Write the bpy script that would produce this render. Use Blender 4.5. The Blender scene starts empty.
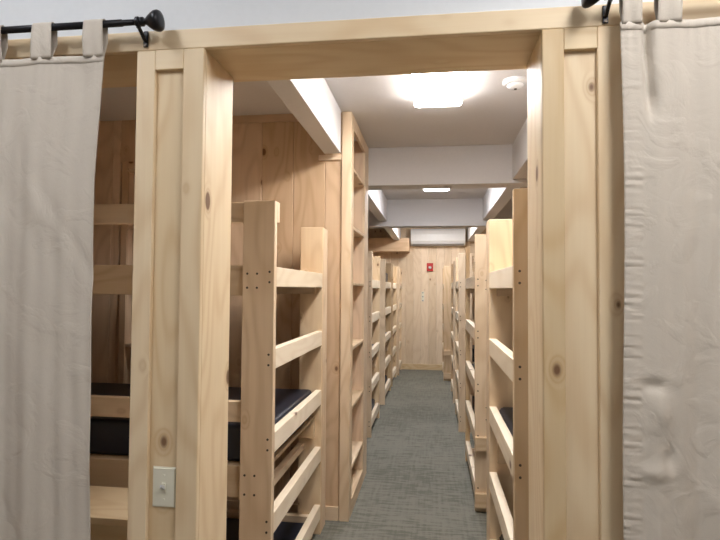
import bpy, bmesh, math, random
from mathutils import Vector, Matrix
random.seed(7)
S = bpy.context.scene
COL = S.collection

# ------------------------------------------------------------------ camera
cd = bpy.data.cameras.new('camera')
cam = bpy.data.objects.new('camera', cd)
COL.objects.link(cam)
cd.sensor_width = 36.0
cd.lens = 545.0 / 720.0 * 36.0
cd.clip_start = 0.02
v = Vector((73, -19, -545)).normalized()
u = Vector((.007, 1, 0)); u.z = -(v.x * u.x + v.y * u.y) / v.z; u.normalize()
w = v.cross(u) * -1.0
w = v.cross(u)
R3 = Matrix((w, v, u))            # rows = world axes in camera space -> camera-to-world
cam.matrix_world = Matrix.Translation((0, 0, 1.5)) @ R3.to_4x4()
S.camera = cam

# ------------------------------------------------------------------ world, light, exposure
W = bpy.data.worlds.new('world'); S.world = W; W.use_nodes = True
W.node_tree.nodes['Background'].inputs[0].default_value = (.5, .55, .6, 1)
W.node_tree.nodes['Background'].inputs[1].default_value = .05
S.view_settings.view_transform = 'Standard'
S.view_settings.look = 'None'
S.view_settings.exposure = 1.0
S.view_settings.gamma = 1.0
S.view_settings.use_curve_mapping = False
INNER_LAMP = 19.0
FRONT_LAMP = 17.0

# ------------------------------------------------------------------ materials
def new_mat(name):
    m = bpy.data.materials.new(name); m.use_nodes = True
    nt = m.node_tree; b = nt.nodes['Principled BSDF']
    return m, nt, b

def N(nt, typ, **kw):
    n = nt.nodes.new(typ)
    for k, val in kw.items(): setattr(n, k, val)
    return n

def mathn(nt, op, a, b=None, clamp=False):
    n = N(nt, 'ShaderNodeMath', operation=op); n.use_clamp = clamp
    for i, x in enumerate((a, b)):
        if x is None: continue
        if isinstance(x, (int, float)): n.inputs[i].default_value = x
        else: nt.links.new(x, n.inputs[i])
    return n.outputs[0]

def mix(nt, fac, a, b, blend='MIX'):
    n = N(nt, 'ShaderNodeMix', data_type='RGBA', blend_type=blend)
    for sock, x in ((n.inputs[0], fac), (n.inputs[6], a), (n.inputs[7], b)):
        if isinstance(x, (int, float)): sock.default_value = x
        elif isinstance(x, tuple): sock.default_value = (*x, 1)
        else: nt.links.new(x, sock)
    return n.outputs[2]

_pine = {}
def pine(axis='z', light=(.66, .485, .30), dark=(.50, .325, .17), knots=1.0, rough=.5):
    key = (axis, light, dark, knots)
    if key in _pine: return _pine[key]
    m, nt, b = new_mat('knotty_pine_' + axis)
    L = nt.links.new
    tc = N(nt, 'ShaderNodeTexCoord'); oi = N(nt, 'ShaderNodeObjectInfo'); geo = N(nt, 'ShaderNodeNewGeometry')
    off = N(nt, 'ShaderNodeVectorMath', operation='MULTIPLY_ADD')
    cmb = N(nt, 'ShaderNodeCombineXYZ')
    r1 = mathn(nt, 'ADD', mathn(nt, 'MULTIPLY', oi.outputs['Random'], 31.0), mathn(nt, 'MULTIPLY', geo.outputs['Random Per Island'], 17.0))
    for i in range(3): L(r1, cmb.inputs[i])
    L(cmb.outputs[0], off.inputs[0]); off.inputs[1].default_value = (1, 1.3, .7); L(tc.outputs['Object'], off.inputs[2])
    def mapped(along, across=1.0):
        mp = N(nt, 'ShaderNodeMapping')
        s = [across] * 3; s['xyz'.index(axis)] = along
        mp.inputs['Scale'].default_value = s
        L(off.outputs[0], mp.inputs[0]); return mp.outputs[0]
    # knot field
    vo = N(nt, 'ShaderNodeTexVoronoi'); vo.inputs['Scale'].default_value = 6.4
    L(mapped(.62), vo.inputs['Vector'])
    sep = N(nt, 'ShaderNodeSeparateColor'); L(vo.outputs['Color'], sep.inputs[0])
    size = mathn(nt, 'MULTIPLY', mathn(nt, 'ADD', sep.outputs[0], .25), .085 * knots)
    kd = mathn(nt, 'SUBTRACT', vo.outputs['Distance'], size)
    core = N(nt, 'ShaderNodeMapRange'); core.inputs['From Min'].default_value = .018; core.inputs['From Max'].default_value = -.012
    L(kd, core.inputs['Value'])
    sel = mathn(nt, 'GREATER_THAN', sep.outputs[1], .22)
    knot = mathn(nt, 'MULTIPLY', core.outputs[0], sel)
    halo = N(nt, 'ShaderNodeMapRange'); halo.inputs['From Min'].default_value = .16; halo.inputs['From Max'].default_value = 0.0
    L(kd, halo.inputs['Value'])
    halo_s = mathn(nt, 'MULTIPLY', mathn(nt, 'MULTIPLY', halo.outputs[0], halo.outputs[0]), sel)
    # grain, bent round the knots
    n1 = N(nt, 'ShaderNodeTexNoise'); n1.inputs['Scale'].default_value = 3.0; n1.inputs['Detail'].default_value = 2
    L(mapped(.25), n1.inputs['Vector'])
    n2 = N(nt, 'ShaderNodeTexNoise'); n2.inputs['Scale'].default_value = 48.0; n2.inputs['Detail'].default_value = 4; n2.inputs['Distortion'].default_value = .4
    L(mapped(.03), n2.inputs['Vector'])
    n3 = N(nt, 'ShaderNodeTexNoise'); n3.inputs['Scale'].default_value = 220.0; n3.inputs['Detail'].default_value = 2
    L(mapped(.02), n3.inputs['Vector'])
    ph = mathn(nt, 'ADD', mathn(nt, 'MULTIPLY', n1.outputs['Fac'], 13.0), mathn(nt, 'MULTIPLY', halo_s, 2.2))
    ring = mathn(nt, 'ADD', mathn(nt, 'MULTIPLY', mathn(nt, 'SINE', mathn(nt, 'MULTIPLY', ph, 6.283)), .5), .5)
    ring = mathn(nt, 'POWER', ring, 2.0)
    g = mathn(nt, 'ADD', mathn(nt, 'MULTIPLY', ring, .38), mathn(nt, 'MULTIPLY', n2.outputs['Fac'], .45))
    g = mathn(nt, 'ADD', g, mathn(nt, 'MULTIPLY', n3.outputs['Fac'], .12))
    rp = N(nt, 'ShaderNodeMapRange'); rp.inputs['From Min'].default_value = .12; rp.inputs['From Max'].default_value = .98
    L(g, rp.inputs['Value'])
    c = mix(nt, rp.outputs[0], light, dark)
    # board to board tone
    rr = mathn(nt, 'FRACT', mathn(nt, 'ADD', mathn(nt, 'MULTIPLY', oi.outputs['Random'], 7.31), mathn(nt, 'MULTIPLY', geo.outputs['Random Per Island'], 5.77)))
    hs = N(nt, 'ShaderNodeHueSaturation'); L(c, hs.inputs['Color'])
    L(mathn(nt, 'ADD', mathn(nt, 'MULTIPLY', rr, .22), .89), hs.inputs['Value'])
    L(mathn(nt, 'SUBTRACT', 1.12, mathn(nt, 'MULTIPLY', rr, .22)), hs.inputs['Saturation'])
    c = mix(nt, mathn(nt, 'MULTIPLY', halo_s, .45), hs.outputs[0], (.40, .22, .09))
    c = mix(nt, mathn(nt, 'MULTIPLY', knot, .85), c, (.13, .05, .02))
    L(c, b.inputs['Base Color'])
    b.inputs['Roughness'].default_value = rough
    bp = N(nt, 'ShaderNodeBump'); bp.inputs['Strength'].default_value = .12; bp.inputs['Distance'].default_value = .002
    L(g, bp.inputs['Height']); L(bp.outputs[0], b.inputs['Normal'])
    _pine[key] = m
    return m

TRIM = dict(light=(.80, .65, .44), dark=(.65, .465, .265))
BUNK = dict(light=(.74, .58, .405), dark=(.56, .395, .24))
PANEL = dict(light=(.71, .525, .36), dark=(.55, .375, .235))

def noise_mat(name, c1, c2, scale, rough=.6, bump=.1, dist=.002, metal=0, detail=3):
    m, nt, b = new_mat(name); L = nt.links.new
    tc = N(nt, 'ShaderNodeTexCoord')
    n = N(nt, 'ShaderNodeTexNoise'); n.inputs['Scale'].default_value = scale; n.inputs['Detail'].default_value = detail
    L(tc.outputs['Object'], n.inputs['Vector'])
    L(mix(nt, n.outputs['Fac'], c1, c2), b.inputs['Base Color'])
    b.inputs['Roughness'].default_value = rough; b.inputs['Metallic'].default_value = metal
    if bump:
        bp = N(nt, 'ShaderNodeBump'); bp.inputs['Strength'].default_value = bump; bp.inputs['Distance'].default_value = dist
        L(n.outputs['Fac'], bp.inputs['Height']); L(bp.outputs[0], b.inputs['Normal'])
    return m

M_WALL = noise_mat('white_wall_paint', (.74, .77, .81), (.70, .73, .77), 60, .6, .15)
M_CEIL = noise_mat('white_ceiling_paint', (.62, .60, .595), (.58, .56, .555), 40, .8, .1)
M_IRON = noise_mat('black_painted_iron', (.012, .013, .016), (.03, .03, .035), 90, .35, .05, metal=.6)
M_NAVY = noise_mat('navy_vinyl', (.009, .012, .022), (.016, .020, .034), 30, .42, .15)
M_SCREW = noise_mat('dark_screw_steel', (.05, .04, .035), (.12, .1, .08), 200, .4, 0, metal=.7)
M_PLATE = noise_mat('ivory_plastic', (.76, .74, .62), (.72, .70, .58), 20, .3, 0)
M_WHITEP = noise_mat('white_plastic', (.74, .75, .76), (.70, .71, .72), 20, .22, 0)
M_GREYP = noise_mat('grey_plastic', (.34, .35, .36), (.28, .29, .30), 20, .4, 0)
M_DARK = noise_mat('dark_slot', (.02, .02, .02), (.04, .04, .04), 20, .6, 0)
M_RED = noise_mat('red_plastic', (.50, .025, .02), (.42, .02, .02), 20, .35, 0)
M_HOUS = noise_mat('white_enamel', (.8, .8, .8), (.76, .76, .76), 20, .35, 0)

def carpet():
    m, nt, b = new_mat('grey_green_carpet'); L = nt.links.new
    tc = N(nt, 'ShaderNodeTexCoord')
    def noise(sx, sy, scale, detail=2):
        mp = N(nt, 'ShaderNodeMapping'); mp.inputs['Scale'].default_value = (sx, sy, 1)
        L(tc.outputs['Object'], mp.inputs[0])
        n = N(nt, 'ShaderNodeTexNoise'); n.inputs['Scale'].default_value = scale; n.inputs['Detail'].default_value = detail
        L(mp.outputs[0], n.inputs['Vector']); return n.outputs['Fac']
    a = noise(1.2, 14, 3.0); c2 = noise(20, 1.5, 2.5); big = noise(1, 1, 1.3); fine = noise(1, 1, 260, 2)
    dash = noise(3.2, 14, 3.2, 4)
    st = mathn(nt, 'ADD', mathn(nt, 'MULTIPLY', a, .38), mathn(nt, 'ADD', mathn(nt, 'MULTIPLY', dash, .40), mathn(nt, 'MULTIPLY', c2, .22)))
    r = N(nt, 'ShaderNodeMapRange'); r.inputs['From Min'].default_value = .44; r.inputs['From Max'].default_value = .53
    L(mathn(nt, 'ADD', mathn(nt, 'MULTIPLY', st, .8), mathn(nt, 'MULTIPLY', big, .2)), r.inputs['Value'])
    col = mix(nt, r.outputs[0], (.120, .120, .098), (.215, .210, .178))
    col = mix(nt, mathn(nt, 'MULTIPLY', fine, .5), col, (.15, .15, .125))
    L(col, b.inputs['Base Color']); b.inputs['Roughness'].default_value = .95
    bp = N(nt, 'ShaderNodeBump'); bp.inputs['Strength'].default_value = .5; bp.inputs['Distance'].default_value = .004
    L(fine, bp.inputs['Height']); L(bp.outputs[0], b.inputs['Normal'])
    return m
M_CARPET = carpet()

def fabric(name, col, col2):
    m, nt, b = new_mat(name); L = nt.links.new
    tc = N(nt, 'ShaderNodeTexCoord')
    n1 = N(nt, 'ShaderNodeTexNoise'); n1.inputs['Scale'].default_value = 9; n1.inputs['Detail'].default_value = 5; n1.inputs['Distortion'].default_value = .7
    n2 = N(nt, 'ShaderNodeTexNoise'); n2.inputs['Scale'].default_value = 500; n2.inputs['Detail'].default_value = 1
    vo = N(nt, 'ShaderNodeTexVoronoi', feature='DISTANCE_TO_EDGE'); vo.inputs['Scale'].default_value = 9
    nd = N(nt, 'ShaderNodeTexNoise'); nd.inputs['Scale'].default_value = 5; nd.inputs['Detail'].default_value = 3
    L(tc.outputs['Object'], nd.inputs['Vector'])
    ad = N(nt, 'ShaderNodeVectorMath', operation='MULTIPLY_ADD'); L(nd.outputs['Color'], ad.inputs[0]); ad.inputs[1].default_value = (.35, .35, .35); L(tc.outputs['Object'], ad.inputs[2])
    L(ad.outputs[0], vo.inputs['Vector'])
    for n in (n1, n2): L(tc.outputs['Object'], n.inputs['Vector'])
    L(mix(nt, n2.outputs['Fac'], col, col2), b.inputs['Base Color'])
    b.inputs['Roughness'].default_value = .85
    b.inputs['Sheen Weight'].default_value = .15
    crease = mathn(nt, 'MINIMUM', mathn(nt, 'MULTIPLY', vo.outputs['Distance'], 6.0), .5)
    rid = mathn(nt, 'MINIMUM', mathn(nt, 'MULTIPLY', mathn(nt, 'ABSOLUTE', mathn(nt, 'SUBTRACT', n1.outputs['Fac'], .5)), 9.0), 1.0)
    h = mathn(nt, 'ADD', mathn(nt, 'ADD', mathn(nt, 'ADD', mathn(nt, 'MULTIPLY', rid, .30), mathn(nt, 'MULTIPLY', n1.outputs['Fac'], 1.6)), mathn(nt, 'MULTIPLY', crease, .10)), mathn(nt, 'MULTIPLY', n2.outputs['Fac'], .06))
    bp = N(nt, 'ShaderNodeBump'); bp.inputs['Strength'].default_value = .45; bp.inputs['Distance'].default_value = .006
    L(h, bp.inputs['Height']); L(bp.outputs[0], b.inputs['Normal'])
    return m
M_CURT = fabric('beige_cotton', (.565, .51, .445), (.625, .57, .50))

def emit(name, strength, col=(1, .97, .93)):
    m, nt, b = new_mat(name)
    n = N(nt, 'ShaderNodeTexNoise'); n.inputs['Scale'].default_value = 60
    nt.links.new(mix(nt, n.outputs['Fac'], col, tuple(c * .98 for c in col)), b.inputs['Emission Color'])
    b.inputs['Base Color'].default_value = (.9, .9, .9, 1)
    b.inputs['Emission Strength'].default_value = strength
    return m
M_LAMP_IN = emit('fluorescent_diffuser_inner', INNER_LAMP, (1, .965, .93))
M_LAMP_MID = emit('fluorescent_diffuser_middle', INNER_LAMP * .85, (.97, .975, 1))
M_LAMP_FL = emit('fluorescent_diffuser_left', FRONT_LAMP * .58, (.97, .98, 1))
M_LAMP_FR = emit('fluorescent_diffuser_front', FRONT_LAMP, (1, .975, .95))

# ------------------------------------------------------------------ mesh helpers
def box(bm, x0, x1, y0, y1, z0, z1, bev=0.0):
    if x0 > x1: x0, x1 = x1, x0
    if y0 > y1: y0, y1 = y1, y0
    if z0 > z1: z0, z1 = z1, z0
    vs = [bm.verts.new((x, y, z)) for z in (z0, z1) for y in (y0, y1) for x in (x0, x1)]
    fs = [(0, 2, 3, 1), (4, 5, 7, 6), (0, 1, 5, 4), (2, 6, 7, 3), (0, 4, 6, 2), (1, 3, 7, 5)]
    faces = [bm.faces.new([vs[i] for i in f]) for f in fs]
    if bev:
        es = list({e for f in faces for e in f.edges})
        bmesh.ops.bevel(bm, geom=es, offset=bev, segments=2, profile=.5, affect='EDGES')

def lathe(bm, prof, centre=(0, 0, 0), axis='z', seg=28):
    rings = []
    for r, h in prof:
        ring = []
        for k in range(seg):
            a = 2 * math.pi * k / seg
            c, s = r * math.cos(a), r * math.sin(a)
            p = {'z': (c, s, h), 'x': (h, c, s), 'y': (c, h, s)}[axis]
            ring.append(bm.verts.new(Vector(p) + Vector(centre)))
        rings.append(ring)
    for i in range(len(rings) - 1):
        for k in range(seg):
            bm.faces.new((rings[i][k], rings[i][(k + 1) % seg], rings[i + 1][(k + 1) % seg], rings[i + 1][k]))
    bm.faces.new(rings[0]); bm.faces.new(rings[-1])

def tube(bm, pts, r, seg=12):
    pts = [Vector(p) for p in pts]; rings = []
    for i, p in enumerate(pts):
        d = (pts[min(i + 1, len(pts) - 1)] - pts[max(i - 1, 0)]).normalized()
        a = d.cross(Vector((0, 0, 1)) if abs(d.z) < .9 else Vector((1, 0, 0))).normalized(); b2 = d.cross(a)
        rings.append([bm.verts.new(p + (a * math.cos(2 * math.pi * k / seg) + b2 * math.sin(2 * math.pi * k / seg)) * r) for k in range(seg)])
    for i in range(len(rings) - 1):
        for k in range(seg):
            bm.faces.new((rings[i][k], rings[i][(k + 1) % seg], rings[i + 1][(k + 1) % seg], rings[i + 1][k]))
    bm.faces.new(rings[0]); bm.faces.new(rings[-1])

def obj(name, bm, mat, parent=None, smooth=False, label=None):
    bmesh.ops.recalc_face_normals(bm, faces=bm.faces)
    me = bpy.data.meshes.new(name); bm.to_mesh(me); bm.free()
    me.materials.append(mat)
    if smooth:
        for p in me.polygons: p.use_smooth = True
    o = bpy.data.objects.new(name, me); COL.objects.link(o)
    if parent: o.parent = parent
    if label: o['label'] = label
    return o

def bx(name, dims, mat, parent=None, bev=.002, label=None):
    bm = bmesh.new(); box(bm, *dims, bev); return obj(name, bm, mat, parent, label=label)

def tag(o, label, cat, group=None, kind=None):
    o['label'] = label; o['category'] = cat
    if group: o['group'] = group
    if kind: o['kind'] = kind
    return o

def thing(name, label, cat, loc=(0, 0, 0), group=None):
    o = bpy.data.objects.new(name, None); COL.objects.link(o); o.location = loc
    o.empty_display_size = .1
    return tag(o, label, cat, group)

def struct(o, label=None):
    o['kind'] = 'structure'
    if label: o['label'] = label
    return o

def sbox(name, dims, mat, label=None, bev=.0):
    return struct(bx(name, dims, mat, None, bev), label)

def panelling(bm, x0, x1, z0, z1, yface, thick=.016, board=.212, start=None, axis='x', back=1):
    """vertical tongue and groove boards, each with chamfered edges; face at yface, body towards back"""
    s = (start if start is not None else x0)
    while s > x0: s -= board
    ch = .004
    while s < x1 - .001:
        a, b2 = max(s, x0) + .0006, min(s + board, x1) - .0006
        s += board
        if b2 - a < .012: continue
        pr = [(a, thick), (a, ch), (a + ch, 0), (b2 - ch, 0), (b2, ch), (b2, thick)]
        lo, hi = [], []
        for px, d in pr:
            for lst, z in ((lo, z0), (hi, z1)):
                if axis == 'x': lst.append(bm.verts.new((px, yface + back * d, z)))
                else: lst.append(bm.verts.new((yface + back * d, px, z)))
        n = len(pr)
        for i in range(n): bm.faces.new((lo[i], lo[(i + 1) % n], hi[(i + 1) % n], hi[i]))
        bm.faces.new(lo); bm.faces.new(hi)

# ------------------------------------------------------------------ setting
ZC = 2.65; ZF = 3.0; FZ = .022
XL, XR, YB, YF = -2.85, 2.45, -2.3, 10.1
Y0, Y1 = 1.52, 1.77           # front partition body
sbox('floor', (XL, XR, YB, YF, -.08, FZ), M_CARPET, 'grey green patterned carpet floor')
sbox('ceiling', (XL, XR, 1.6, YF, ZC, ZC + .1), M_CEIL, 'white painted ceiling over the bunk room')
sbox('ceiling_front', (XL, XR, YB, 1.52, ZF, ZF + .1), M_WALL, 'white painted ceiling of the front room')
sbox('wall_back', (XL, XR, YB - .1, YB, 0, ZF), M_WALL)
WT = pine('z', **PANEL)
bm = bmesh.new()
panelling(bm, YB, YF, 0, ZF, XL, axis='y', back=-1, start=.1)
struct(obj('wall_left', bm, WT), 'pine board side wall behind the left bunks')
bm = bmesh.new()
panelling(bm, YB, YF, 0, ZF, XR, axis='y', back=1, start=.1)
struct(obj('wall_right', bm, WT), 'pine board side wall behind the right bunks')
bm = bmesh.new()
panelling(bm, XL, XR, 0, ZC, YF, board=.14, start=-.5)
struct(obj('wall_far', bm, pine('z', light=(.78, .64, .48), dark=(.66, .51, .35))), 'pale knotty pine boards closing the end of the aisle')
bx('baseboard_far', (XL, XR, YF - .018, YF, FZ, .125), pine('x', **TRIM)); struct(bpy.data.objects['baseboard_far'])

# front partition: white wall above the head casing, timber posts below
HZ, HT = 2.203, 2.262
XO = [-1.79, -.877, -.667, .290, .500, 1.41]   # opening edges
sbox('wall_front', (XL, XR, Y0 - .012, Y1, HT, ZF), M_WALL, 'white painted wall above the timber head board')
PX, PZ = pine('x', **TRIM), pine('z', **TRIM)
sbox('trim_1', (XL, XR, 1.5, Y0, HZ, HT), PX, 'long pine head board across all openings', .003)
sbox('trim_2', (XL, XR, Y0, Y1, HZ, HT), PX, 'pine soffit lining over the openings', .001)
def jamb_post(n, xa, xb, la, lb, ztop):
    """stile - recessed panel - stile on the front, lining boards on both sides"""
    sbox('trim_%d' % n, (xa, la, 1.5, Y0, FZ, HZ), PZ, 'pine stile of the opening, left board of its post', .003)
    sbox('trim_%d' % (n + 1), (lb, xb, 1.5, Y0, FZ, HZ), PZ, 'pine stile of the opening, right board of its post', .003)
    sbox('trim_%d' % (n + 2), (la, lb, 1.5, Y0, ztop, HZ), PX, 'short pine block between two stiles under the head board', .002)
    sbox('trim_%d' % (n + 3), (la, lb, Y0 - .006, Y0 + .012, FZ, ztop), PZ, 'recessed pine panel between two stiles', .0)
    sbox('trim_%d' % (n + 4), (xa, xa + .019, Y0, Y1 - .035, FZ, HZ), PZ, 'deep pine lining board on the left side of a post', .001)
    sbox('trim_%d' % (n + 5), (xb - .019, xb, Y0, Y1 - .035, FZ, HZ), PZ, 'deep pine lining board on the right side of a post', .001)
    sbox('trim_%d' % (n + 6), (xa + .019, xb - .019, Y1 - .051, Y1 - .035, FZ, HZ), PZ, 'pine board closing the back of a post', .0)
jamb_post(3, XO[1], XO[2], -.819, -.731, 2.144)
jamb_post(10, XO[3], XO[4], .347, .432, 2.144)
sbox('trim_17', (XL, XO[0], 1.5, Y1, 0, HZ), PZ, 'pine boarding left of the left curtain opening')
sbox('trim_18', (XO[5], XR, 1.5, Y1, 0, HZ), PZ, 'pine boarding right of the right curtain opening')

# boxed beams
B1 = 2.34
sbox('trim_19', (XL, XR, 4.40, 4.60, B1, ZC), M_CEIL, 'white boxed beam crossing over the aisle, nearer one', .004)
sbox('trim_20', (XL, XR, 7.0, 7.2, 2.303, ZC), M_CEIL, 'white boxed beam crossing over the aisle, farther one', .004)
k = 21
for (ya, yb) in ((Y1, 3.44), (4.60, 7.0), (7.2, YF)):
    sbox('trim_%d' % k, (-.70, -.592, ya, yb, 2.37, ZC), M_CEIL, 'white boxed beam running along the left of the aisle', .004); k += 1
for (ya, yb) in ((Y1, 4.40), (4.60, 7.0), (7.2, YF)):
    sbox('trim_%d' % k, (.62, .74, ya, yb, 2.37, ZC), M_CEIL, 'white boxed beam running along the right of the aisle', .004); k += 1

# left cross partition with panelling and the recess for the rear bookcase
PY = 3.48
bm = bmesh.new()
panelling(bm, XL, -2.14, 0, ZC, PY, start=-.702, board=.2135, thick=.03)
panelling(bm, -1.52, -.589, 0, ZC, PY, start=-.702, board=.2135, thick=.03)
panelling(bm, -2.14, -1.52, 2.36, ZC, PY, start=-.702, board=.2135, thick=.03)
struct(obj('wall_partition', bm, WT), 'pine board partition behind the near left bunk')
sbox('baseboard_partition', (-1.52, -.592, PY - .016, PY, FZ, .11), pine('x', **BUNK), 'pine baseboard of the partition', .002)
sbox('trim_27', (-1.52, -.703, PY - .014, PY, 2.60, ZC), pine('x', **PANEL), 'pine strip under the ceiling', .001)
sbox('trim_28', (-.742, -.592, PY - .018, PY, 2.335, 2.368), pine('x', **BUNK), 'short pine strip under the end of the beam', .001)
sbox('trim_29', (-.589, -.526, PY - .016, PY + .05, FZ, ZC), pine('z', **BUNK), 'pine end post of the partition beside the aisle', .003)
# right cross partition under the far beam
bm = bmesh.new(); panelling(bm, .78, XR, 0, ZC, 5.05, thick=.03)
struct(obj('wall_partition_right', bm, WT), 'pine board partition among the right bunks')
# boxed duct in the far left corner
sbox('trim_30', (-1.8, -.425, 9.75, YF, 2.17, 2.41), pine('x', **PANEL), 'pine boxed duct in the far left corner above the bunks', .003)

# ------------------------------------------------------------------ bookcases built into the partition
SHELF_Z = [.33, .72, 1.11, 1.54, 1.915, 2.305]
def bookcase(label, loc, rotz, width, depth, height, mats):
    t = thing('bookcase', label, 'bookcase', loc, 'built-in pine bookcases'); t.rotation_euler.z = rotz
    st, rl, sd = mats
    # local: x along the front 0..width, y depth 0..depth (0 = face)
    fw = .045; fr = .045 if rotz == 0 else .22
    for a, b2 in ((0, fw), (width - fr, width)):
        bx('stile', (a, b2, 0, .019, FZ, height), st, t)
    bx('top_rail', (fw, width - fr, 0, .019, 2.31 if rotz == 0 else 2.56, height), rl, t)
    bx('toe_board', (fw, width - fr, 0, .019, FZ, .10), rl, t)
    for a, b2 in ((fw - .018, fw), (width - fr, width - fr + .018)):
        bx('side_panel', (a, b2, .019, depth, FZ, height), sd, t, 0)
    bx('back_panel', (fw - .018, width - fr + .018, depth, depth + .012, FZ, height), sd, t, 0)
    bx('bottom_shelf', (fw, width - fr, .0, depth, .10, .118), rl, t, .001)
    for z in SHELF_Z:
        bx('shelf', (fw, width - fr, .002, depth, z - .019, z), rl, t, .001)
    return t
bookcase('tall narrow pine bookcase with empty shelves facing the aisle beside the partition end',
         (-.526, 3.535, 0), math.pi / 2, .865, .26, ZC, (pine('z', **BUNK), pine('x', **BUNK), pine('z', **PANEL)))
bookcase('dim pine bookcase recessed in the partition, seen past the left curtain edge',
         (-2.12, PY - .01, 0), 0, .60, .26, 2.36, (pine('z', **PANEL), pine('x', **PANEL), pine('z', **PANEL)))

# ------------------------------------------------------------------ bunks
RAIL_TOPS = [.20, .545, .885, 1.24, 1.590]
BX, BY, BZ = pine('x', **BUNK), pine('y', **BUNK), pine('z', **BUNK)
SL = pine('y', **PANEL)
BR = pine('y', light=(.84, .73, .575), dark=(.73, .60, .44))
BZ2 = pine('z', light=(.78, .60, .39), dark=(.62, .43, .25))  # far post pine, lamp light put into its yellower colour
GB = 'timber bunk beds along both sides of the aisle'
def screw_set(bm, x, y, z, facing=-1):
    lathe(bm, [(.005, 0), (.005, .002 * facing)], (x, y, z), 'y', 10)

def bunk(label, xf, y0, y1, side, bedlen=1.98, front_rails=False, narrow=False, narrow_far=False, deep_far=False, low=.122, topz=1.873, detail=True):
    """side -1: the bed runs to the left from the aisle face xf, +1: to the right"""
    t = thing('bunk_bed', label, 'bunk bed', (xf, y0, 0), GB)
    Lg = y1 - y0; s = side
    pw = .038; pl = .14
    pf = .14
    # four posts
    posts = []
    for (ya, yb, wd) in ((0, pw, pl), (Lg - pw, Lg, .038 if narrow_far else pf)):
        posts.append(bx('post', (0, s * wd, ya, yb, FZ, topz), BZ if ya == 0 else BZ2, t, .003))
        bx('post', (s * (bedlen - .14), s * bedlen, ya, yb, FZ, topz), BZ, t, .003)
    if deep_far:      # the far post has a second board standing along the aisle
        bx('post', (0, s * .038, Lg, Lg + .115, FZ, topz), BZ, t, .003)
    # screws on the faces of the near post
    if detail:
        bm = bmesh.new(); screw_set(bm, 0, 0, 0); sc = obj('screw', bm, M_SCREW, posts[0])
        spots = [(s * .020, z + dz) for z in RAIL_TOPS for dz in (-.022, -.066)]
        spots += [(s * dx, zz) for zz in (1.50, 1.56, .63, .71) for dx in (.075, .118)]
        sc.location = (spots[0][0], 0, spots[0][1])
        for sx, sz in spots[1:]:
            c = sc.copy(); COL.objects.link(c); c.parent = posts[0]; c.location = (sx, 0, sz)
    # rungs across the aisle end
    for z in RAIL_TOPS:
        bx('end_rail', (0, s * .038, pw, Lg - pw, z - .086, z), BR, t, .003)
    # side rails on both long sides, inside the posts
    a, b2 = s * .0385, s * (bedlen - .01)
    for (z0, z1, st) in ((1.465, 1.598, 1), (.60, .735, 1), (.04, .14, 1), (1.785, 1.873, 0), (.92, 1.008, 0)):
        for near in ((1, 0) if st else (1,)):
            y = pw if near else Lg - pw - .038
            aa = 0 if (st == 0 and z0 > 1.7 and side < 0) else a
            bx('side_rail' if st else 'guard_rail', (aa, b2, y, y + .038, z0, z1), BX, t, .003)
    for near in (0,):
        bx('joist', (s * .105, s * .143, pw, Lg - pw, .525, .563), BY, t, .002)
    if front_rails:
        for z0, z1 in ((.430, .518), (.058, .150)):
            bx('side_rail', (0, s * bedlen, -.038, 0, z0, z1), BX, t, .003)
    # plywood decks under the mattresses, made solid to shade the bunk insides
    for zd in (1.575, .717, low):
        bx('deck', (s * .0385, s * (bedlen - .02), pw + .038, Lg - pw - .038, zd, zd + .015), SL, t, 0)
    return t

def mattress(label, xf, y0, y1, side, zb, th, length=1.84):
    bm = bmesh.new()
    box(bm, side * .045, side * length, y0 + .08, y1 - .08, zb, zb + th, .022)
    for vtx in bm.verts:       # a slightly crowned cover
        fy = (vtx.co.y - y0) / (y1 - y0); fx = abs(vtx.co.x) / length
        if vtx.co.z > zb + th * .6: vtx.co.z += .006 * math.sin(math.pi * fy) * math.sin(math.pi * fx) - .003
    for vtx in bm.verts: vtx.co -= Vector((0, y0, zb))
    t = thing('mattress', label, 'mattress', (xf, y0, zb), 'navy bunk mattresses')
    m = obj('cover', bm, M_NAVY, t, True)
    for p in m.data.polygons: p.use_smooth = True
    wn = m.modifiers.new('wn', 'WEIGHTED_NORMAL')
    bm = bmesh.new()
    ya, yb = .08, y1 - y0 - .08
    tube(bm, [(side * .045, ya + .03, th - .02), (side * .0435, (ya + yb) / 2, th - .018), (side * .045, yb - .03, th - .02)], .003, 6)
    obj('piping', bm, M_NAVY, m)
    return t

bunks = {
 'L1': (-.667, 2.24, 3.30, -1), 'A': (.295, 2.06, 2.995, 1), 'B': (.280, 3.75, 4.85, 1),
 'L2': (-.605, 5.42, 6.28, -1), 'L3': (-.605, 6.96, 7.98, -1), 'L4': (-.605, 8.28, 9.2, -1), 'L5': (-.57, 9.36, 10.06, -1),
 'C': (.265, 5.78, 6.62, 1), 'D': (.262, 7.22, 8.1, 1), 'E': (.17, 8.95, 9.95, 1)}
bl = {
 'L1': 'near left pine bunk bed just inside the doorway, in front of the partition',
 'A': 'near right pine bunk bed partly hidden by the right door jamb',
 'B': 'second pine bunk bed on the right with block ends low on its post',
 'C': 'third pine bunk bed from the doorway on the right of the aisle',
 'D': 'fourth pine bunk bed from the doorway on the right of the aisle',
 'E': 'last pine bunk bed on the right, jutting into the aisle by the far wall',
 'L2': 'pine bunk bed on the left directly beyond the tall bookcase',
 'L3': 'second pine bunk bed beyond the bookcase, dark mattress on its top level',
 'L4': 'third pine bunk bed beyond the bookcase on the left',
 'L5': 'last pine bunk bed on the left, against the far wall'}
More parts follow.
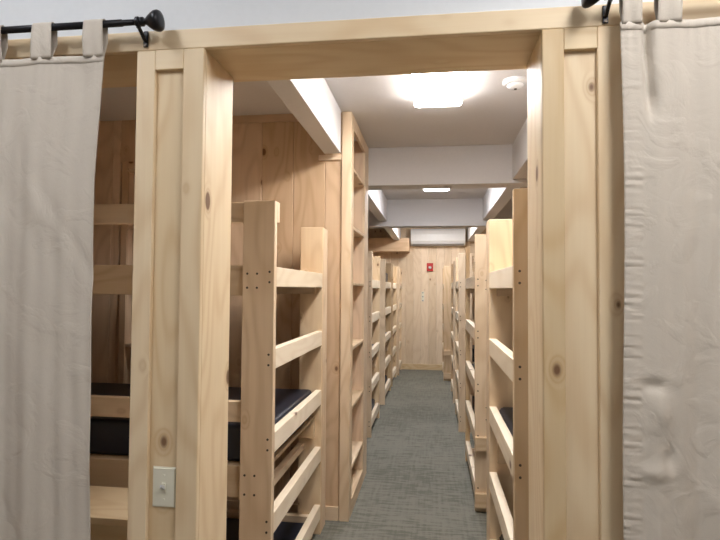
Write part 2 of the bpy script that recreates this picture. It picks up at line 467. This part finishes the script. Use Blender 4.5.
for k2, (xf, ya, yb, s) in bunks.items():
    bunk(bl[k2], xf, ya, yb, s, front_rails=(k2 in 'BE'), narrow_far=(k2 == 'B'), deep_far=k2 in ('L1', 'A'), low=(.026 if k2 == 'L1' else .122), detail=k2 in ('L1', 'A', 'B', 'C', 'L2'))
ml = {
 'L1': 'near left bunk bed', 'A': 'near right bunk bed', 'B': 'second bunk bed on the right', 'C': 'third bunk bed on the right',
 'D': 'fourth bunk bed on the right', 'E': 'last bunk bed on the right', 'L2': 'left bunk bed just beyond the bookcase',
 'L3': 'second left bunk bed beyond the bookcase', 'L4': 'third left bunk bed beyond the bookcase', 'L5': 'last left bunk bed by the far wall'}
for k2, (xf, ya, yb, s) in bunks.items():
    mattress('navy mattress on the middle level of the ' + ml[k2], xf, ya, yb, s, .735, .165 if k2 in ('L1', 'A') else .14)
    if k2 in ('L1', 'L2', 'L3', 'A', 'C'):
        mattress('navy mattress on the lowest level of the ' + ml[k2], xf, ya, yb, s, .14 if k2 != 'L1' else .045, .12 if k2 != 'L1' else .07)
mattress('navy mattress on the top level of the second left bunk bed beyond the bookcase', -.605, 6.96, 7.98, -1, 1.598, .13)

# low storage bench inside the left opening
t = thing('storage_bench', 'pale pine bench top seen low behind the left curtain edge', 'bench', (-1.35, 1.78, 0))
bx('bench_top', (-.44, .47, 0, .28, .675, .70), pine('x', **TRIM), t, .003)
bx('front_panel', (-.43, .46, .008, .026, FZ, .675), pine('x', **TRIM), t, .001)
for xx in (-.43, .442): bx('side_panel', (xx, xx + .018, .026, .27, FZ, .675), pine('z', **PANEL), t, .001)
bx('back_panel', (-.412, .442, .255, .27, FZ, .675), pine('x', **PANEL), t, 0)

# ------------------------------------------------------------------ ceiling fixtures
def ceiling_light(label, x, y0, y1, mat, w2=.28, zc=2.65):
    t = thing('ceiling_light', label, 'ceiling light', (x, (y0 + y1) / 2, zc), 'fluorescent ceiling lights')
    l = (y1 - y0) / 2; h = w2 / 2
    bm = bmesh.new(); box(bm, -h - .004, h + .004, -l - .004, l + .004, -.022, 0, .004); obj('housing', bm, M_HOUS, t)
    bm = bmesh.new()      # wraparound lens with a slightly narrower face
    ring = []
    for (hh, z) in ((h, -.022), (h, -.045), (h - .02, -.060)):
        ll = l - (h - hh)
        ring.append([bm.verts.new(p) for p in ((-hh, -ll, z), (hh, -ll, z), (hh, ll, z), (-hh, ll, z))])
    for i in range(2):
        for q in range(4): bm.faces.new((ring[i][q], ring[i][(q + 1) % 4], ring[i + 1][(q + 1) % 4], ring[i + 1][q]))
    bm.faces.new(ring[-1]); bm.faces.new(ring[0])
    obj('diffuser', bm, mat, t)
    return t
ceiling_light('bright rectangular ceiling light nearest, framed by the doorway top', .026, 2.09, 3.28, M_LAMP_IN)
ceiling_light('ceiling light showing as a thin white bar under the nearer cross beam', .035, 4.92, 6.12, M_LAMP_MID)
ceiling_light('ceiling light of the last bay, hidden above the farther cross beam', .035, 8.0, 9.2, M_LAMP_IN)
ceiling_light('front room ceiling light above the left curtain', -1.35, -.2, .85, M_LAMP_FL, zc=ZF)
ceiling_light('front room ceiling light above the right curtain', .80, -.1, .95, M_LAMP_FR, zc=ZF)

t = thing('smoke_detector', 'small round white smoke detector on the ceiling right of the light', 'smoke detector', (.447, 3.05, ZC))
bm = bmesh.new(); lathe(bm, [(.068, 0), (.070, -.012), (.060, -.022), (.050, -.024)]); obj('base', bm, M_WHITEP, t, False)
bm = bmesh.new(); lathe(bm, [(.046, -.024), (.044, -.034), (.030, -.044), (.012, -.046)]); obj('sensor_cap', bm, M_WHITEP, t, True)
bm = bmesh.new(); lathe(bm, [(.008, -.046), (.007, -.050)]); obj('test_button', bm, M_DARK, t)

# ------------------------------------------------------------------ far wall fittings
t = thing('air_conditioner', 'white wall mounted air conditioner high on the far wall', 'air conditioner', (.085, YF, 2.29))
bm = bmesh.new()
prof = [(0, 0), (-.10, 0), (-.17, .03), (-.20, .08), (-.205, .20), (-.19, .27), (-.16, .30), (0, .30)]
ends = [[bm.verts.new((x, y, z)) for y, z in prof] for x in (-.49, .49)]
n = len(prof)
for i in range(n): bm.faces.new((ends[0][i], ends[0][(i + 1) % n], ends[1][(i + 1) % n], ends[1][i]))
bm.faces.new(ends[0]); bm.faces.new(ends[1])
bmesh.ops.bevel(bm, geom=[e for e in bm.edges if abs(e.verts[0].co.x - e.verts[1].co.x) < .01], offset=.008, segments=2, affect='EDGES')
obj('body', bm, M_WHITEP, t)
bm = bmesh.new()
vs = [bm.verts.new(p) for p in ((-.46, -.115, -.004), (.46, -.115, -.004), (.46, -.183, .028), (-.46, -.183, .028))]
vs2 = [bm.verts.new(v0.co + Vector((0, -.004, -.006))) for v0 in vs]
bm.faces.new(vs); bm.faces.new(vs2)
for i in range(4): bm.faces.new((vs[i], vs[(i + 1) % 4], vs2[(i + 1) % 4], vs2[i]))
obj('louvre', bm, M_GREYP, t)
bm = bmesh.new()
for i in range(9): box(bm, -.45, .45, -.150 + i * .016, -.143 + i * .016, .300, .304)
obj('intake_grille', bm, M_GREYP, t)

t = thing('fire_alarm', 'small red fire alarm with a white light on the far wall', 'fire alarm', (-.056, YF, 1.90))
bx('backplate', (-.058, .058, -.035, 0, -.075, .075), M_RED, t, .006)
bm = bmesh.new(); lathe(bm, [(.030, -.035), (.028, -.052), (.016, -.062), (.004, -.064)], (0, 0, -.01), 'y', 20); obj('strobe', bm, M_WHITEP, t, True)
t = thing('wall_control', 'narrow pale control plate with grey buttons on the far wall', 'wall control', (-.185, YF, 1.36))
bx('plate', (-.024, .024, -.012, 0, -.085, .09), M_PLATE, t, .004)
for z in (-.075, -.002, .07): bx('button', (-.012, .012, -.02, -.012, z - .011, z + .011), M_GREYP, t, .003)

# light switch on the left post
t = thing('light_switch', 'ivory toggle light switch low on the recessed panel of the left post', 'light switch', (-.770, 1.514, .921))
bm = bmesh.new()
box(bm, -.036, .036, -.006, 0, -.0575, .0575, .0)
bmesh.ops.bevel(bm, geom=[e for e in bm.edges if e.verts[0].co.y < -.005 and e.verts[1].co.y < -.005], offset=.004, segments=3, affect='EDGES')
pl = obj('plate', bm, M_PLATE, t)
bm = bmesh.new(); box(bm, -.006, .006, -.010, -.006, -.013, .013, .001); tg = obj('toggle_surround', bm, M_PLATE, t)
bm = bmesh.new()
vs = [bm.verts.new(p) for p in ((-.0045, -.008, -.006), (.0045, -.008, -.006), (.0045, -.008, .006), (-.0045, -.008, .006), (-.0035, -.024, .006), (.0035, -.024, .006), (.0035, -.023, .013), (-.0035, -.023, .013))]
for f in ((0, 1, 2, 3), (4, 5, 6, 7), (0, 1, 5, 4), (1, 2, 6, 5), (2, 3, 7, 6), (3, 0, 4, 7)): bm.faces.new([vs[i] for i in f])
obj('toggle', bm, M_WHITEP, t)
for z in (-.034, .034):
    bm = bmesh.new(); lathe(bm, [(.0032, -.0058), (.0028, -.0075)], (0, 0, z), 'y', 10); obj('screw', bm, M_PLATE, t)

# ------------------------------------------------------------------ curtain rods and curtains
def curtain_rod(label, xa, xend, xfar, zr_end, slope, sign, yr=1.452):
    """xend: finial end near the doorway, xfar: other end; sign +1 finial points to +x"""
    t = thing('curtain_rod', label, 'curtain rod', (0, 0, 0))
    z = lambda x: zr_end + slope * (x - xend)
    bm = bmesh.new(); tube(bm, [(xend - sign * .04, yr, z(xend - sign * .04)), (xfar, yr, z(xfar))], .0085, 16); obj('rod', bm, M_IRON, t, True)
    bm = bmesh.new(); tube(bm, [(xend - sign * .10, yr, z(xend - sign * .10)), (xfar + sign * .3, yr, z(xfar + sign * .3))], .0102, 16); obj('outer_tube', bm, M_IRON, t, True)
    bm = bmesh.new()
    prof = [(.009, -.045), (.013, -.042), (.013, -.034), (.008, -.030), (.010, -.024), (.016, -.018), (.024, -.006), (.029, .004), (.030, .012), (.027, .018), (.015, .021), (.004, .021)]
    lathe(bm, [(r, h * sign) for r, h in prof], (xend, yr, z(xend)), 'x', 28); obj('finial', bm, M_IRON, t, True)
    for xb in (xa, xfar + sign * .06):
        zb = z(xb)
        bm = bmesh.new()
        tube(bm, [(xb, 1.497, zb - .036), (xb, 1.488, zb - .034), (xb, 1.472, zb - .022), (xb, yr + .008, zb - .0145), (xb, yr, zb - .0135)], .0055, 10)
        box(bm, xb - .0075, xb + .0075, 1.4945, 1.4995, zb - .054, zb - .006, .002)
        br = obj('bracket', bm, M_IRON, t)
        bm = bmesh.new()
        lathe(bm, [(.0125, -.006), (.0150, -.003), (.0150, .003), (.0125, .006)], (xb, yr, zb), 'x', 20)
        obj('cradle', bm, M_IRON, br)
        bm = bmesh.new(); lathe(bm, [(.004, 0), (.004, -.004)], (xb, 1.4945, zb - .050), 'y', 10); obj('screw', bm, M_SCREW, br)
    return t
curtain_rod('black curtain rod with round finial holding the left curtain', -.848, -.797, -1.95, 2.266, .0, 1)
curtain_rod('black curtain rod at the top right corner holding the right curtain', .452, .404, 1.60, 2.262, .0, -1)

def curtain(label, x0, x1, ztop, tabs, zrod, seed, edge_fn, folds, yr=1.452, ruffle=None, header_z=.022, dents=()):
    """hanging cloth as a real sheet with folds; tabs: list of (xa, xb)"""
    rnd = random.Random(seed)
    t = thing('curtain', label, 'curtain', (0, 0, 0), 'beige tab top curtains')
    nx, nz = 190, 400
    zb = .06
    bm = bmesh.new(); grid = []
    ph = [rnd.uniform(0, 6.28) for _ in range(8)]
    wr = [(rnd.uniform(0, 1), rnd.uniform(.3, 1), rnd.uniform(.02, .06), rnd.uniform(-.9, .9), rnd.uniform(-.004, .004)) for _ in range(26)]
    for j in range(nz + 1):
        v0 = j / nz; z = ztop - (ztop - zb) * v0
        row = []
        ea, eb = edge_fn(z)
        for i in range(nx + 1):
            q = i / nx
            x = x0 + ea + (x1 + eb - x0 - ea) * q
            amp = .004 + .007 * min(1, v0 * 1.6)
            qq = q + .012 * math.sin(3.1 * v0 + ph[0])
            d = amp * (.6 * math.sin(2 * math.pi * folds * qq + ph[1]) + .4 * math.sin(2 * math.pi * folds * 1.73 * qq + ph[2] + .8 * v0) + .18 * math.sin(2 * math.pi * folds * 3.9 * qq + ph[3] + 2 * v0))
            # soft diagonal wrinkles
            for (cx, cz, wd, sl, am) in wr:
                e = (q - cx) * (x1 - x0) + sl * (z - cz * 2)
                fz = math.exp(-((z - cz * 2) / .35) ** 2)
                d += am * math.exp(-(e / wd) ** 2) * fz
            if ruffle and ((q < .045 and ruffle < 0) or (q > .94 and ruffle > 0)):
                e = 1.0 if ruffle < 0 else (1 - (1 - q) / .06)
                fr = (math.sin(z * 390 + 4 * math.sin(z * 23)) + math.sin(z * 611 + 3 * math.sin(z * 41) - q * 60) + .8 * math.sin(z * 251 + q * 40)) * .42 * (.6 + .4 * math.sin(z * 57))
                d += .0032 * fr * e * min(1, max(.25, (2.05 - z) * 4))
                x += ruffle * -.0015 * fr * e
            # puckers under the header band
            if v0 < .2: d += .0008 * math.sin(q * 190 + 3 * math.sin(q * 31)) * math.exp(-(v0 / .05) ** 2)
            for (dx0, dz0, sx, sz, am) in dents:
                d += am * math.exp(-((x - dx0) / sx) ** 2 - ((z - dz0) / sz) ** 2)
            row.append(bm.verts.new((x, min(yr - .006 + d, 1.4935), z)))
        grid.append(row)
    for j in range(nz):
        for i in range(nx):
            bm.faces.new((grid[j][i], grid[j][i + 1], grid[j + 1][i + 1], grid[j + 1][i]))
    top = [(p.co.x, p.co.y) for p in grid[0]]
    cl = obj('cloth', bm, M_CURT, t, True)
    sd = cl.modifiers.new('thickness', 'SOLIDIFY'); sd.thickness = .0016; sd.offset = 0
    # header band stitched across the top
    bm = bmesh.new(); rows = []
    for zz, dy in ((ztop, 0), (ztop - header_z * .5, -.0012), (ztop - header_z, 0)):
        j = (ztop - zz) / (ztop - zb) * nz
        rr = grid_interp(cl, nx, nz, max(0, min(j, nz)))
        rows.append([bm.verts.new((p[0], p[1] - .0012, zz)) for p in rr])
    for j in range(2):
        for i in range(nx): bm.faces.new((rows[j][i], rows[j][i + 1], rows[j + 1][i + 1], rows[j + 1][i]))
    hd = obj('header_band', bm, M_CURT, t, True)
    sd = hd.modifiers.new('thickness', 'SOLIDIFY'); sd.thickness = .0005; sd.offset = 0
    for (xa, xb) in tabs:
        bm = bmesh.new(); prev = None
        zr = zrod((xa + xb) / 2); R = .0135
        yt = min(top, key=lambda p: abs(p[0] - (xa + xb) / 2))[1]
        path = [(yt - .001, ztop - .006), (yt - .003, ztop + .004), (yr - R - .001, (ztop + zr) / 2)]
        path += [(yr - R * math.cos(a), zr + R * math.sin(a)) for a in [math.pi * q / 8 for q in range(9)]]
        path += [(yr + R - .001, (ztop + zr) / 2), (yt + .004, ztop + .003), (yt + .002, ztop - .006)]
        for kk, (yy, zz) in enumerate(path):
            row = []
            for i in range(9):
                q = i / 8
                pin = 1 + .05 * math.cos((zz - ztop) * 20)
                x = (xa + xb) / 2 + (q - .5) * (xb - xa) * pin
                row.append(bm.verts.new((x, yy - .0018 * math.sin(q * 9 + kk * .7) * (1 if zz < zr - .01 else .3), zz)))
            if prev:
                for i in range(8): bm.faces.new((prev[i], prev[i + 1], row[i + 1], row[i]))
            prev = row
        tb = obj('tab', bm, M_CURT, t, True)
        sd = tb.modifiers.new('thickness', 'SOLIDIFY'); sd.thickness = .0016; sd.offset = 0
    return t

def grid_interp(o, nx, nz, j):
    vs = o.data.vertices; a = int(math.floor(j)); b2 = min(a + 1, nz); f = j - a
    out = []
    for i in range(nx + 1):
        p, q = vs[a * (nx + 1) + i].co, vs[b2 * (nx + 1) + i].co
        out.append((p.x * (1 - f) + q.x * f, p.y * (1 - f) + q.y * f))
    return out

def left_edge(z):      # the right edge of the left curtain drifts outwards below the top
    k3 = max(0, min(1, (2.17 - z) / .36))
    return 0, -.022 * k3 + .018 * max(0, (1.4 - z))
curtain('beige tab top curtain hanging left of the doorway', -1.82, -.947, 2.174,
        [(-1.666, -1.604), (-1.502, -1.440), (-1.338, -1.276), (-1.174, -1.112), (-1.010, -.950)], lambda x: 2.266, 3, left_edge, 4.0,
        dents=[(-1.30, 2.02, .03, .16, .010), (-1.08, 1.75, .035, .12, -.008), (-1.02, 2.10, .02, .10, .007)])
def right_edge(z): return (.005 * math.sin(z * 4.2 + .5) - .003), 0
curtain('beige tab top curtain with puckered edge hanging right of the doorway', .476, 1.45, 2.184,
        [(.477, .523), (.562, .618), (.790, .846), (1.02, 1.076), (1.25, 1.306)], lambda x: 2.262, 11, right_edge, 4.0, ruffle=-1,
        dents=[(.540, 2.12, .010, .10, .034), (.548, 1.99, .012, .05, .022), (.545, 1.262, .026, .016, .009), (.560, 1.20, .025, .045, -.009),
               (.580, 1.09, .016, .03, .008), (.545, 1.05, .035, .02, -.007), (.70, 1.60, .012, .16, .006)])
